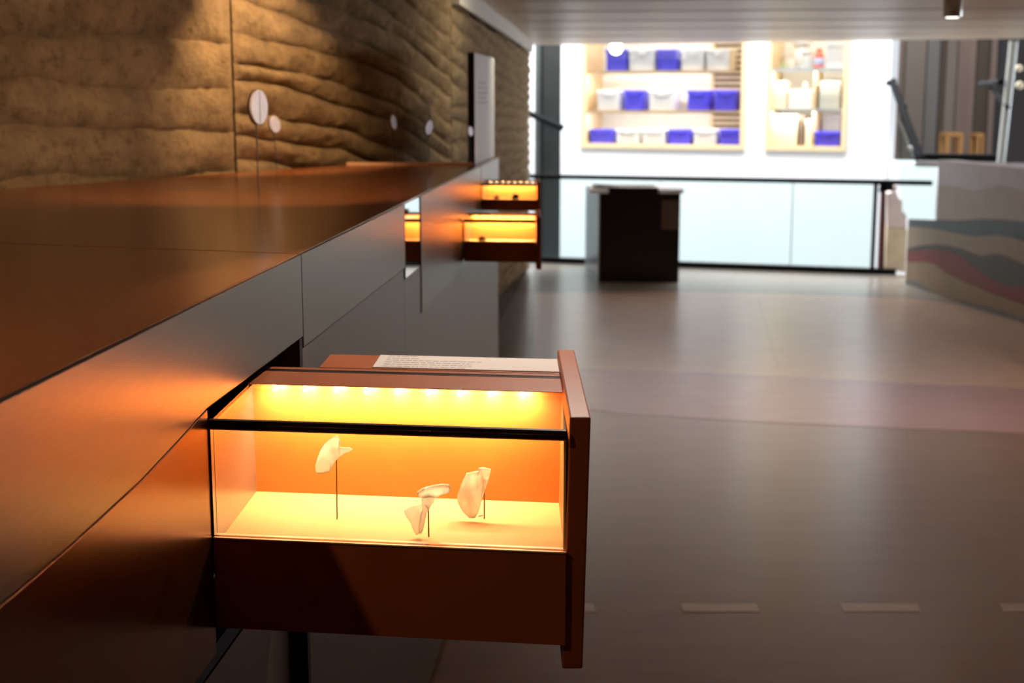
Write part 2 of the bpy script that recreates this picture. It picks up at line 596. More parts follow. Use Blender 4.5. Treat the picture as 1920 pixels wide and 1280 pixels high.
def far_z(x, y):
    return at_plane(x, y, (WA.x, WA.y), wn).z


def fp(s, d=0.0):
    return (WA.x + wd.x * s + wn.x * d, WA.y + wd.y * s + wn.y * d)


def fbox(s0, s1, d0, d1, z0, z1):
    return prism_data([fp(s0, d0), fp(s1, d0), fp(s1, d1), fp(s0, d1)], z0, z1)


A0, A1 = far_s(1090), far_s(1399)
B0, B1 = far_s(1437), far_s(1590)
SE = far_s(1668)
ZS = far_z(1240, 279)
ZT = 2.95
wall_far = struct(obj('wall_far', *merge(
    fbox(-4.0, A0, -0.7, 0, -4, 5.0), fbox(A1, B0, -0.7, 0, -4, 5.0), fbox(B1, SE, -0.7, 0, -4, 5.0),
    fbox(A0, A1, -0.7, 0, -4, ZS), fbox(B0, B1, -0.7, 0, -4, ZS), fbox(A0, A1, -0.7, 0, ZT, 5.0), fbox(B0, B1, -0.7, 0, ZT, 5.0),
    fbox(SE, far_s(1775), -0.7, -0.02, -4, far_z(1700, 305)), fbox(A0 - .3, A1 + .3, -0.78, -0.7, ZS - .3, ZT + .3), fbox(B0 - .3, B1 + .3, -0.78, -0.7, ZS - .3, ZT + .3)), 'plaster'))


def opening(name, s0, s1):
    t = 0.055
    o = struct(obj(name, *merge(fbox(s0 + .01, s1 - .01, -0.69, -0.68, ZS + .01, ZT - .01)), 'niche'))
    e = 0.002
    obj('frame_side', *fbox(s0 + e, s0 + t, -0.66, 0.03, ZS + e, ZT - e), 'wood', o)
    obj('frame_side', *fbox(s1 - t, s1 - e, -0.66, 0.03, ZS + e, ZT - e), 'wood', o)
    obj('frame_sill', *fbox(s0 + t, s1 - t, -0.66, 0.03, ZS + e, ZS + t), 'wood', o)
    obj('frame_head', *fbox(s0 + t, s1 - t, -0.66, 0.03, ZT - t, ZT - e), 'wood', o)
    obj('pane', *fbox(s0 + t, s1 - t, -0.012, -0.004, ZS + t, ZT - t), 'pane', o)
    return o


win1 = opening('window_1', A0, A1)
win2 = opening('window_2', B0, B1)
Z1a, Z1b = far_z(1240, 134), far_z(1240, 209)
Z2a, Z2b = far_z(1510, 132), far_z(1510, 207)
obj('shelf', *fbox(A0 + .056, A1 - .056, -0.60, -0.03, Z1a - .02, Z1a + .012), 'wood', win1)
obj('shelf', *fbox(A0 + .056, A1 - .056, -0.60, -0.03, Z1b - .02, Z1b + .012), 'wood', win1)
obj('shelf', *fbox(B0 + .056, B1 - .056, -0.60, -0.03, Z2a - .015, Z2a + .030), 'white', win2)
obj('shelf', *fbox(B0 + .056, B1 - .056, -0.60, -0.03, Z2b - .010, Z2b + .020), 'jar', win2)
obj('divider', *fbox(far_s(1523), far_s(1526), -0.60, -0.10, ZS + .056, Z2a - .016), 'wood', win2)
# louvre at the right of the first opening
lv = thing('louvre_screen', 'slatted tan louvre behind the crates at the right of the wide opening', 'louvre', (*fp((far_s(1318) + A1) / 2, -0.64), ZS + .06))
obj('backing', *fbox(far_s(1312), A1 - .06, -0.672, -0.655, ZS + .06, ZT - .06), 'slatgap', lv)
zz = ZS + .075
while zz < ZT - .12:
    obj('slat', *fbox(far_s(1313), A1 - .062, -0.653, -0.612, zz, zz + .034), 'slat', lv)
    zz += .070
obj('stile', *fbox(far_s(1310), far_s(1314), -0.65, -0.605, ZS + .06, ZT - .06), 'wood', lv)

# unseen fill lights added under shelves and heads to brighten the openings
for s0, s1, zl_ in ((A0, A1, (ZT - .065, Z1a - .025, Z1b - .025)), (B0, B1, (ZT - .065, Z2a - .02, Z2b - .015))):
    for zz in zl_:
        c = fp((s0 + s1) / 2, -0.045)
        o = lamp('niche_fill_light', 'AREA', (c[0], c[1], zz), 9 * (s1 - s0), (1.0, 0.94, 0.84), shape='RECTANGLE', size=(s1 - s0) * .9, size_y=.03)
        o.rotation_euler = (math.radians(25), 0, math.atan2(wd.y, wd.x))

# ---- enclosing walls outside the picture
struct(prism('wall_back', [(-4, -3.6), (9, -3.6), (9, -3.5), (-4, -3.5)], 0.0, ZC, 'dark_plaster'))
struct(prism('wall_right', [(9, -3.5), (9.1, -3.5), (9.1, FR.y), (9, FR.y)], 0.0, ZC, 'dark_plaster'))
struct(prism('wall_side', [(-4.1, -3.5), (-4, -3.5), (-4, 9), (-4.1, 9)], 0.0, ZC, 'dark_plaster'))

# ---- dark annex beyond the right end of the white wall
YX = 20.5
annex = struct(prism('wall_annex', [(4.2, YX), (10.5, YX), (10.5, YX + .1), (4.2, YX + .1)], -2.0, 4.0, 'night'))
px = [(1655, 1692, 'panel_c'), (1692, 1731, 'panel_a'), (1733, 1758, 'panel_b'), (1758, 1768, 'panel_d'), (1769, 1790, 'panel_a'),
      (1790, 1824, 'panel_c'), (1825, 1850, 'panel_d'), (1851, 1863, 'panel_c')]
for i, (a, b, mm) in enumerate(px):
    xa, xb = at_y(a, 180, YX).x, at_y(b, 180, YX).x
    prism('wall_panel', [(xa, YX - .06 - .03 * (i % 2)), (xb - .012, YX - .06 - .03 * (i % 2)), (xb - .012, YX), (xa, YX)], -2.0, 4.0, mm, annex)
struct(prism('floor_annex', [(5.2, 17.0), (10.5, 15.2), (10.5, YX), (5.2, YX)], 0.30, 0.42, 'floor'))

# ================================================================== DISPLAY COUNTER
MS, X0 = 0.0796, -0.5573
CU = Vector((MS, 1.0)).normalized()
CN = Vector((CU.y, -CU.x))


def cp(s, d=0.0):
    return (X0 + MS * s + CN.x * d, s + CN.y * d)


def cbox(s0, s1, d0, d1, z0, z1):
    return prism_data([cp(s0, d0), cp(s1, d0), cp(s1, d1), cp(s0, d1)], z0, z1)


ZTOP = 1.48
E_ = 0.0015
# worktop slabs
back = [(-1.50, 4.10), (-1.185, 4.655), (-0.985, 5.02), (-0.66, 5.562), (-0.155, 5.522)]
top1 = thing('countertop', 'near copper-brown lacquered counter top left of the thin joint', 'countertop', (-0.9, 1.6, ZTOP - .03))
prism('slab', [cp(-.4, -.0065), cp(2.40, -.0065), (-2.15, 2.94), (-2.6, 2.15), (-2.6, -.4)], ZTOP - .03, ZTOP, 'top', top1, .0015)
top2 = thing('countertop', 'far copper-brown lacquered counter top beyond the thin joint, carrying the pinned discs', 'countertop', (-0.6, 4.2, ZTOP - .03))
prism('slab', [cp(2.404, -.0065), cp(6.25, -.0065), cp(6.25, -.10), cp(5.56, -.10)] + back[::-1] + [(-2.145, 2.945)], ZTOP - .03, ZTOP, 'top', top2, .0015)
prism('edge_strip', [(-0.66, 5.566), (-0.155, 5.526), (-0.155, 5.538), (-0.66, 5.578)], ZTOP - .02, ZTOP + .010, 'brass_line', top2)

ZB = 1.335   # lower edge of the steel band
u1 = thing('counter_unit', 'near counter unit with closed drawer front and the open glass drawer in it', 'cabinet', (*cp(1.0, -.3), 0))
foot = [(-.4, 1.296), (1.23, 1.298), (1.35, 1.300), (1.56, 1.309), (1.70, 1.322), (1.829, ZB), (2.398, ZB)]   # the band grows taller towards the viewer
extr('front_band', [(*cp(a), z) for a, z in foot] + [(*cp(2.398), ZTOP - E_), (*cp(-.4), ZTOP - E_)], (-CN.x * .006, -CN.y * .006, 0), 'steel', u1, .0010)
# closed drawer front below the band
extr('drawer_front', [(*cp(a), z - .002) for a, z in foot[:6]] + [(*cp(1.829), .985), (*cp(-.4), .985)], (-CN.x * .024, -CN.y * .024, 0), 'bronze', u1, .0010)
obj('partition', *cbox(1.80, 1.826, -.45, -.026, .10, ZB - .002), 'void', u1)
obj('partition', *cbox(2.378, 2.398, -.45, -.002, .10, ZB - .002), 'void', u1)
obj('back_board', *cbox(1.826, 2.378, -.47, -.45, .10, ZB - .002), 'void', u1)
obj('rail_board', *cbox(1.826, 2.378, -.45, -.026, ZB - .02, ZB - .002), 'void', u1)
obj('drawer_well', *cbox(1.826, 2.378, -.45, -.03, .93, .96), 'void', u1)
obj('lower_panel', *cbox(-.4, 2.398, -.05, -.03, .02, .925), 'lower', u1)

u2 = thing('counter_unit', 'middle counter unit with plain steel band and tall smooth lower panel', 'cabinet', (*cp(2.97, -.3), 0))
obj('front_band', *cbox(2.402, 3.548, -.006, 0, ZB - .02, ZTOP - E_), 'steel', u2, .0012)
obj('lower_panel', *cbox(2.402, 3.548, -.012, -.003, .02, ZB - .023), 'lower', u2, .001)

mp_ = thing('mirror_panel', 'narrow polished mirror panel between two counter units', 'panel', (*cp(3.69, -.02), .02))
obj('plate', *cbox(3.555, 3.832, -.006, -.002, 1.285, ZTOP - .004), 'mirror', mp_)
obj('edge', *cbox(3.549, 3.555, -.006, 0, 1.285, ZTOP - .004), 'seam', mp_)
obj('edge', *cbox(3.832, 3.838, -.006, 0, 1.285, ZTOP - .004), 'seam', mp_)
obj('lower_panel', *cbox(3.5485, 3.8395, -.012, -.003, .02, 1.283), 'lower', mp_)

u3 = thing('counter_unit', 'far counter unit with two small lit drawers pulled out', 'cabinet', (*cp(4.7, -.12), 0))
obj('front_panel', *cbox(3.84, 5.462, -.006, 0, 1.152, ZTOP - E_), 'steel', u3, .0012)
obj('lower_panel', *cbox(3.84, 6.25, -.012, -.003, .02, 1.150), 'lower', u3)
obj('seam', *cbox(5.463, 5.487, -.006, -.001, 1.40, ZTOP - E_), 'seam', u3)
obj('end_panel', *cbox(5.488, 6.25, -.006, 0, 1.152, ZTOP - E_), 'steel', u3, .0012)
obj('return_panel', *cbox(6.23, 6.25, -.10, -.023, .02, ZTOP - .032), 'steel', u3)


# ================================================================== DRAWERS
def lerp(a, b, t):
    return (a[0] + (b[0] - a[0]) * t, a[1] + (b[1] - a[1]) * t)


def make_drawer(label, A, B, e2, wb, wr, wl, zbox0, ztray, zrail, ztop, panel, nled, power, lab=None, detail=True, k=1.0):
    """A,B: near left / near right corners in plan; e2: unit vector towards the far side; wb: back wall, wr: rail, wl: ledge offsets"""
    A, B, e2 = Vector(A), Vector(B), Vector(e2)

    def q(t, w_):
        p = A + (B - A) * t + e2 * w_
        return (p.x, p.y)
    t_ = thing('pullout_display_case', label, 'drawer', (*q(.5, wl / 2), zbox0))
    g = .012 * k
    # wooden box: near side board, far board, floor
    prism('side_board', [q(0, 0), q(1, 0), q(1, .016 * k), q(0, .016 * k)], zbox0, zrail - .006 * k, 'drawer', t_, .0008)
    prism('side_board', [q(0, wr), q(1, wr), q(1, wl), q(0, wl)], zbox0, ztop - .030 * k, 'drawer', t_, .0008)
    prism('bottom_board', [q(0, .016 * k), q(1, .016 * k), q(1, wr), q(0, wr)], zbox0 + .004, zbox0 + .016, 'drawer', t_)
    prism('tray', [q(-.004, .017 * k), q(.998, .017 * k), q(.998, wb), q(-.004, wb)], ztray - .010 * k, ztray, 'tray', t_)
    prism('back_wall', [q(0.002, wb), q(.998, wb), q(.998, wb + .012 * k), q(0.002, wb + .012 * k)], ztray, ztop - .001 * k, 'drawer_in', t_)
    prism('end_plate', [q(0.001, .0168 * k), q(.004, .0168 * k), q(.004, wb), q(0.001, wb)], ztray + .0005, ztop - .0065 * k, 'endplate', t_)
    prism('end_stile', [q(0.001, .0005), q(.003, .0005), q(.003, .0166 * k), q(0.001, .0166 * k)], zrail - .0038 * k, ztop - .013 * k, 'endplate', t_)
    if detail:
        prism('lining', [q(.992, .010 * k), q(.998, .010 * k), q(.998, wb), q(.992, wb)], ztray + .0005, ztop - .014 * k, 'tray', t_)
    # bottom glazing bead: two copper lines with a groove
    prism('glazing_bead', [q(0, -.0015), q(1, -.0015), q(1, .0038 * k), q(0, .0038 * k)], zrail - .0065 * k, zrail - .0045 * k, 'brass_line', t_)
    prism('glazing_bead', [q(0, .0092 * k), q(1, .0092 * k), q(1, .0165 * k), q(0, .0165 * k)], zrail - .0055 * k, zrail - .0040 * k, 'brass_line', t_)
    # near glass and top glass
    prism('glass_side', [q(.011, .004 * k), q(.998, .004 * k), q(.998, .009 * k), q(.011, .009 * k)], zrail - .004, ztop - .009 * k, 'glass', t_)
    prism('glass_top', [q(.004, .008 * k), q(.998, .008 * k), q(.998, wb - .029 * k), q(.004, wb - .029 * k)], ztop - .006 * k, ztop - .001 * k, 'glass', t_)
    prism('top_seal', [q(0, -.003 * k), q(.998, -.003 * k), q(.998, .007 * k), q(0, .007 * k)], ztop - .0105 * k, ztop - .005 * k, 'seal', t_)
    prism('top_seal', [q(0, -.002 * k), q(.998, -.002 * k), q(.998, .007 * k), q(0, .007 * k)], ztop - .0045 * k, ztop + .001 * k, 'seal', t_)
    prism('seal_bead', [q(0, -.002 * k), q(.998, -.002 * k), q(.998, .003 * k), q(0, .003 * k)], ztop - .0125 * k, ztop - .0110 * k, 'brass_line', t_)
    # rear rail that hides the lights
    prism('rear_rail', [q(0, wb - .028 * k), q(1, wb - .028 * k), q(1, wr - .046 * k), q(0, wr - .046 * k)], ztop - .0008 * k, ztop + .0006 * k, 'drawer', t_, .0005)
    prism('rear_seal', [q(0, wr - .044 * k), q(1, wr - .044 * k), q(1, wr - .034 * k), q(0, wr - .034 * k)], ztop - .012 * k, ztop + .0005 * k, 'seal', t_)
    prism('rear_seal', [q(0, wr - .031 * k), q(1, wr - .031 * k), q(1, wr - .026 * k), q(0, wr - .026 * k)], ztop - .012 * k, ztop + .0005 * k, 'seal', t_)
    prism('rear_strip', [q(0, wr - .024 * k), q(1, wr - .024 * k), q(1, wr - .003 * k), q(0, wr - .003 * k)], ztop - .012 * k, ztop - .001 * k, 'drawer', t_)
    led = prism('rear_ledge', [q(0.18 if detail else 0, wr - .002 * k), q(1, wr - .002 * k), q(1, wl), q(0.18 if detail else 0, wl)], ztop - .012 * k, ztop, 'drawer', t_, .0006)
    if lab:
        t0, t1 = lab
        lb = prism('label_card', [q(t0, wr + .004), q(t1, wr + .004), q(t1, wl - .003), q(t0 - .0, wl - .003)], ztop + .0003, ztop + .0016, 'label', t_)
        rr = random.Random(3)
        for r in range(6):
            w0 = wr + .012 + r * (wl - wr - .026) / 5
            tt = t0 + .03
            end = t0 + (.10 if r > 3 else .30) + rr.random() * .06
            while tt < end:
                dt = .008 + rr.random() * .022
                prism('text_line', [q(tt, w0), q(min(tt + dt, end), w0), q(min(tt + dt, end), w0 + .0055), q(tt, w0 + .0055)], ztop + .0016, ztop + .0019, 'ink', lb)
                tt += dt + .005
    # front panel
    (xa, xb, y0, y1, zb, zt, lean) = panel
    V = [(xa - lean, y0, zb), (xb - lean, y0, zb), (xb - lean, y1, zb), (xa - lean, y1, zb), (xa, y0, zt), (xb, y0, zt), (xb, y1, zt), (xa, y1, zt)]
    obj('front_panel', V, [(0, 1, 2, 3), (4, 5, 6, 7), (0, 1, 5, 4), (1, 2, 6, 5), (2, 3, 7, 6), (3, 0, 4, 7)], 'drawer', t_, .0025 * k)
    # lights under the rear rail
    for i in range(nled):
        t = .085 + (.868 - .085) * i / (nled - 1)
        c = q(t, wb - .019 * k)
        zl = ztop - .0022 * k
        if detail:
            a, b = q(t - .006, wb - .013 * k), q(t + .006, wb - .007 * k)
            prism('led_chip', [q(t - .006, wb - .023 * k), q(t + .006, wb - .023 * k), q(t + .006, wb - .015 * k), q(t - .006, wb - .015 * k)], ztop - .0020 * k, ztop - .0008 * k, 'led', t_)
        lamp('drawer_led', 'AREA', (c[0], c[1], zl - .001), power, (1.0, 0.71, 0.35), (c[0], c[1] + .006, zl - .05), shape='SQUARE', size=.007 * k)
    return t_


D1 = make_drawer('large open drawer nearest the camera with three glass shards under glass', (-0.4105, 1.830), (0.072, 1.766), (.030, .9995),
                 .270, .387, .500, 1.022, 1.140, 1.158, 1.318, (.0755, .1035, 1.772, 2.262, .986, 1.336, .0078), 9, .54, lab=(.36, .995))
D2 = make_drawer('small lower lit drawer pulled out of the far unit', (-0.168, 4.845), (0.083, 4.815), (.08, .9968),
                 .20, .24, .30, 1.178, 1.236, 1.254, 1.326, (.0845, .103, 4.80, 5.13, 1.155, 1.338, .0), 8, .22, detail=False, k=.9)
D3 = make_drawer('small upper lit drawer at the far end of the counter', (-0.119, 5.478), (0.098, 5.45), (.08, .9968),
                 .17, .20, .25, 1.306, 1.340, 1.354, 1.412, (.0985, .113, 5.44, 5.71, 1.300, 1.420, .0), 8, .13, detail=False, k=.8)


# ================================================================== GLASS SHARDS ON PINS
def shard_mesh(name, outline, Y, thick, bend, parent, sub=2):
    pts = [at_y(x, y, Y) for x, y in outline]
    bm = bmesh.new()
    vs = [bm.verts.new(p) for p in pts]
    f = bm.faces.new(vs)
    r = bmesh.ops.triangulate(bm, faces=[f])
    bmesh.ops.subdivide_edges(bm, edges=bm.edges[:], cuts=sub, use_grid_fill=True)
    bmesh.ops.recalc_face_normals(bm, faces=bm.faces)
    cx = sum(p.x for p in pts) / len(pts)
    cz = sum(p.z for p in pts) / len(pts)
    W = max(abs(p.x - cx) for p in pts)
    ret = bmesh.ops.extrude_face_region(bm, geom=bm.faces[:])
    for v in [g for g in ret['geom'] if isinstance(g, bmesh.types.BMVert)]:
        v.co.y += thick
    for v in bm.verts:
        dx = (v.co.x - cx) / W
        dz = (v.co.z - cz) / W
        v.co.y += bend * (dx * dx - .4) + .0016 * noise.noise((v.co.x * 90, v.co.z * 90, 3)) + bend * .35 * dz
    bmesh.ops.recalc_face_normals(bm, faces=bm.faces)
    me = bpy.data.meshes.new(name)
    bm.to_mesh(me)
    bm.free()
    o = bpy.data.objects.new(name, me)
    COL.objects.link(o)
    me.materials.append(M['shard'])
    for p in me.polygons:
        p.use_smooth = True
    b = o.modifiers.new('bevel', 'BEVEL')
    b.width = .0008
    b.segments = 2
    b.limit_method = 'ANGLE'
    b.angle_limit = math.radians(50)
    o.parent = parent
    o.matrix_parent_inverse = parent_matrix(parent).inverted()
    return o


def zoomed(pts, ox, oy, k):
    return [(ox + x / k, oy + y / k) for x, y in pts]


ZTR = 1.140
# shard 1
b1 = at_z(632, 973, ZTR)
s1 = thing('glass_shard', 'tall-mounted white glass shard with a pointed spur at the left of the large drawer', 'shard', b1, 'glass shards in the large drawer')
shard_mesh('shard', zoomed([(470, 165), (478, 205), (455, 265), (520, 280), (600, 290), (642, 320), (590, 345), (550, 347), (480, 390), (420, 450), (375, 530),
                            (350, 585), (270, 605), (190, 627), (155, 610), (143, 530), (170, 430), (215, 320), (270, 230), (330, 175), (400, 130), (440, 120)], 570, 800, 7.11), b1.y - .004, .005, .010, s1)
tp = at_y(631, 850, b1.y)
tube('pin', b1, tp, .0009, 'pin', s1, 8)
tube('pin_hook', tp, tp + Vector((-.006, -.002, .010)), .0008, 'pin', s1, 6)
# shard 2
b2 = at_z(804, 1006, ZTR)
s2 = thing('glass_shard', 'twisted clear glass fragment with a flat flared rim, lowest of the three shards', 'shard', b2, 'glass shards in the large drawer')
shard_mesh('rim', zoomed([(415, 310), (520, 255), (700, 215), (880, 180), (1000, 185), (1035, 230), (1012, 320), (960, 350), (870, 370), (800, 410), (745, 440), (700, 430),
                          (600, 430), (500, 430), (430, 400)], 740, 890, 9.85), b2.y - .004, .007, -.006, s2, 1)
shard_mesh('stem', zoomed([(490, 400), (620, 370), (740, 420), (725, 520), (690, 545), (650, 610), (600, 690), (560, 780), (550, 900), (530, 1000), (490, 1075), (450, 1060), (455, 900), (475, 740), (510, 610), (500, 520)], 740, 890, 9.85), b2.y - .003, .006, .004, s2, 1)
shard_mesh('fin', zoomed([(500, 560), (400, 570), (280, 600), (160, 690), (190, 760), (290, 870), (340, 985), (410, 1085), (470, 1060), (465, 900), (480, 720)], 740, 890, 9.85), b2.y + .002, .002, .008, s2, 1)
tp = at_y(803, 955, b2.y)
tube('pin', b2, tp, .0010, 'pin', s2, 8)
tube('pin_hook', tp, tp + Vector((-.004, -.002, .008)), .0009, 'pin', s2, 6)
# shard 3
b3 = at_z(908, 972, ZTR)
s3 = thing('glass_shard', 'broad slanted greenish glass fragment nearest the drawer front', 'shard', b3, 'glass shards in the large drawer')
shard_mesh('shard', zoomed([(340, 280), (450, 255), (560, 240), (572, 190), (645, 188), (790, 250), (740, 430), (690, 570), (640, 700), (595, 860), (560, 960), (500, 1045), (400, 1050),
                            (300, 980), (230, 900), (163, 780), (180, 680), (240, 500), (290, 380)], 840, 860, 9.85), b3.y - .006, .007, .014, s3)
tp = at_y(908, 912, b3.y)
tube('pin', b3, tp, .0010, 'pin', s3, 8)
hk = at_y(905, 966, b3.y)
tube('pin_hook', hk, hk + Vector((-.006, -.004, 0)), .0010, 'pin', s3, 6)
tube('pin_hook', tp, at_y(902, 884, b3.y), .0008, 'pin', s3, 6)


def lump(name, c, r, m, label, seed):
    bm = bmesh.new()
    bmesh.ops.create_icosphere(bm, subdivisions=3, radius=r)
    for v in bm.verts:
        k = 1 + .35 * noise.noise(v.co / r * 1.3 + Vector((seed, 0, 0)))
        v.co = Vector((v.co.x * 1.1, v.co.y * .8, v.co.z)) * k
    zmin = min(v.co.z for v in bm.verts)
    for v in bm.verts:
        v.co.z -= zmin
    me = bpy.data.meshes.new(name)
    bm.to_mesh(me)
    bm.free()
    for p in me.polygons:
        p.use_smooth = True
    o = bpy.data.objects.new(name, me)
    me.materials.append(M[m])
    o.location = c
    COL.objects.link(o)
    return tag(o, label, 'fragment')


q = at_y(904, 447, 4.95)
lump('dark_fragment', (q.x, 4.93, 1.2362), .012, 'relief', 'small brown lump in the small lower lit drawer', 2)
q = at_y(931, 366, 5.55)
lump('dark_fragment', (q.x, 5.55, 1.3402), .010, 'relief', 'smaller dark lump, left one in the small upper lit drawer', 5)
q = at_y(966, 366, 5.55)
lump('dark_fragment', (q.x, 5.55, 1.3402), .014, 'pin_dark', 'bigger dark lump, right one in the small upper lit drawer', 9)


# ================================================================== DISCS ON PINS, TEXT PANEL
def disc(label, base, top, cx, cy, wpx, hpx, tilt, parent_top=None, r=.0016):
    b = at_z(base[0], base[1], ZTOP)
    Y = b.y
    c = at_y(cx, cy, Y)
    H_ = hpx / FPX * Y
    Wd = wpx / FPX * Y
    t_ = thing('mounted_disc', label, 'disc', b, 'pale discs on pins along the counter')
    ang = math.acos(min(1, Wd / H_))
    ax = Vector((math.cos(ang), math.sin(ang), 0))          # horizontal direction of the disc's face
    nr = Vector((ax.y, -ax.x, 0))
    R = H_ / 2
    n = 36
    th = R * .16

    def ring(rad, off):
        return [c + ax * (rad * math.cos(2 * math.pi * i / n)) + Vector((0, 0, 1)) * (rad * math.sin(2 * math.pi * i / n)) + Vector((tilt * rad * math.sin(2 * math.pi * i / n), 0, 0)) + nr * off for i in range(n)]
    rings = [ring(R * .96, th * .5), ring(R, th * .3), ring(R, -th * .3), ring(R * .96, -th * .5)]
    V = [p for g in rings for p in g]
    F = [tuple(range(n)), tuple(range(3 * n, 4 * n))]
    for j in range(3):
        F += [(j * n + i, j * n + (i + 1) % n, (j + 1) * n + (i + 1) % n, (j + 1) * n + i) for i in range(n)]
    d = obj('disc', V, F, 'disc', t_)
    V2 = [p for g in (ring(R * 1.015, -th * .45), ring(R * 1.015, -th * 1.0)) for p in g]
    obj('rim', V2, [tuple(range(n)), tuple(range(n, 2 * n))] + [(i, (i + 1) % n, n + (i + 1) % n, n + i) for i in range(n)], 'disc_rim', t_)
    if hpx > 50:
        g = nr * (th * .52)
        extr('groove', [c + g + ax * .0012 + Vector((0, 0, -R * .9)), c + g - ax * .0012 + Vector((0, 0, -R * .9)), c + g - ax * .0012 + Vector((0, 0, R * .9)), c + g + ax * .0012 + Vector((0, 0, R * .9))], nr * .0006, 'disc_rim', t_)
    bk = c - nr * (th * 1.0 + r)
    tube('pin', b, Vector((bk.x, bk.y, c.z - R * .5)), r, 'pin_dark', t_, 8)
    return t_


disc('large pale disc on a dark pin, frontmost on the counter', (485, 367), 0, 485, 201, 20, 64, 0)
disc('second pale disc on a thin pin, just right of the large disc', (520, 327), 0, 515, 233, 15, 31, -.12, r=.0012)
disc('thin pale disc on a pin, third from the near end of the counter', (741, 314), 0, 738, 229, 8, 26, -.1, r=.0010)
disc('broad-footed pale disc on a pin, left of the wall joint near the text panel', (806, 314), 0, 804, 239, 12, 27, .15, r=.0010)
disc('tiny pale disc in front of the text panel dark edge', (884, 315), 0, 882, 246, 9, 18, -.1, r=.0010)

tpn = thing('text_panel', 'upright grey-white text panel with dark side standing on the counter end', 'panel', (-0.13, 5.9, ZTOP))
pa, pb = (-0.148, 5.55), (-0.080, 6.36)
prism('board', [pa, pb, (pb[0] - .022, pb[1]), (pa[0] - .022, pa[1])], ZTOP + .001, 1.918, 'panel', tpn, .001)
prism('dark_edge', [(pa[0] + .0005, pa[1] - .004), (pa[0] + .0005, pa[1] - .0005), (pa[0] - .026, pa[1] - .0005), (pa[0] - .026, pa[1] - .004)], ZTOP + .001, 1.918, 'black', tpn)
for r in range(5):
    z = 1.80 - r * .02
    a, b = lerp(pa, pb, .15), lerp(pa, pb, .55 + .06 * (r % 3))
    prism('text_line', [(a[0] + .0002, a[1]), (b[0] + .0002, b[1]), (b[0] + .0012, b[1]), (a[0] + .0012, a[1])], z, z + .006, 'fascia', tpn)

# ================================================================== BALUSTRADE, COLUMN, PLINTH
ba = thing('glass_balustrade', 'glass balustrade with thin dark rail across the end of the floor', 'balustrade', (*FA.xy, 0))


def bp(x, d=0.0):
    q_ = at_plane(x, 180, FA.xy, Vector((-bd.y, bd.x)))
    return (q_.x - bd.y * d, q_.y + bd.x * d)


ZR = .90


def bbox(x0, x1, d0, d1, z0, z1):
    return prism_data([bp(x0, d0), bp(x1, d0), bp(x1, d1), bp(x0, d1)], z0, z1)


obj('rail', *bbox(993, 1757, -.03, .03, ZR - .012, ZR + .034), 'rail', ba, .006)
obj('base_profile', *bbox(993, 1696, -.05, .05, .001, .055), 'black', ba)
for x0, x1 in ((1000, 1241), (1242, 1492), (1494, 1646)):
    obj('glass_pane', *bbox(x0, x1, -.008, .008, .056, ZR - .013), 'bal_glass', ba)
obj('clamp_seam', *bbox(1492.3, 1493.7, -.012, .012, .056, ZR - .013), 'column_light', ba)
obj('clamp_seam', *bbox(1241.2, 1241.9, -.012, .012, .056, ZR - .013), 'column_light', ba)
obj('end_post', *bbox(1646, 1654, -.02, .02, .056, ZR - .013), 'rail', ba, .004)

co = thing('steel_column', 'dark grey steel column standing behind the balustrade at the wall end', 'column', (.53, 15.7, -.30))
xa, xb = at_y(1014, 180, 15.7).x, at_y(1052, 180, 15.7).x
prism('web', [(xa + .012, 15.72), (xb, 15.72), (xb, 15.90), (xa + .012, 15.90)], -4.0, 5.0, 'column', co, .006)
prism('edge', [(xa, 15.70), (xa + .011, 15.70), (xa + .011, 15.92), (xa, 15.92)], -4.0, 5.0, 'black', co)
prism('flange', [(xa - .065, 15.74), (xa - .001, 15.74), (xa - .001, 15.80), (xa - .065, 15.80)], -4.0, 5.0, 'column_light', co)
tube('strut', at_y(990, 212, 15.60), at_y(1056, 240, 15.66), .035, 'rail', co, 8)

pl = thing('display_plinth', 'black glossy display plinth with a slanting relief on white top plates', 'plinth', (1.2, 13.8, 0))
F0, F1 = at_z(1124, 529, 0), at_z(1272, 529, 0)
F1.y = F0.y - .02
k0, k1 = (.79, 14.36), (1.60, 14.10)
prism('body', [F0.xy, F1.xy, k1, k0], .001, .845, 'gloss_black', pl, .004)
prism('side_panel', [(F0.x - .016, F0.y + .01), (F0.x - .002, F0.y + .01), (k0[0] - .002, k0[1]), (k0[0] - .03, k0[1])], .001, .840, 'plinth_side', pl)
prism('brown_plate', [(F1.x - .175, F1.y - .006), (F1.x - .002, F1.y - .006), (F1.x - .002, F1.y - .001), (F1.x - .175, F1.y - .001)], .505, .78, 'brownplate', pl)
prism('top_plate', [(F0.x - .10, F0.y - .01), (F0.x + .075, F0.y - .01), (F0.x + .075, F0.y + .5), (F0.x - .10, F0.y + .5)], .847, .885, 'white', pl, .004)
prism('top_plate', [(F1.x - .20, F1.y - .01), (F1.x + .03, F1.y - .01), (F1.x + .03, F1.y + .5), (F1.x - .20, F1.y + .5)], .847, .885, 'white', pl, .004)
prism('dark_block', [(F0.x + .08, F0.y + .02), (F1.x - .21, F1.y + .02), (F1.x - .21, F1.y + .5), (F0.x + .08, F0.y + .5)], .847, .90, 'gloss_black', pl)
rp = [(1112, 347), (1150, 349), (1200, 352), (1240, 357), (1280, 363), (1245, 365), (1200, 365), (1165, 364), (1136, 361)]
extr('relief_plate', [at_y(x, y, 13.25) for x, y in rp], (.0, .35, .0), 'relief', pl, .004)

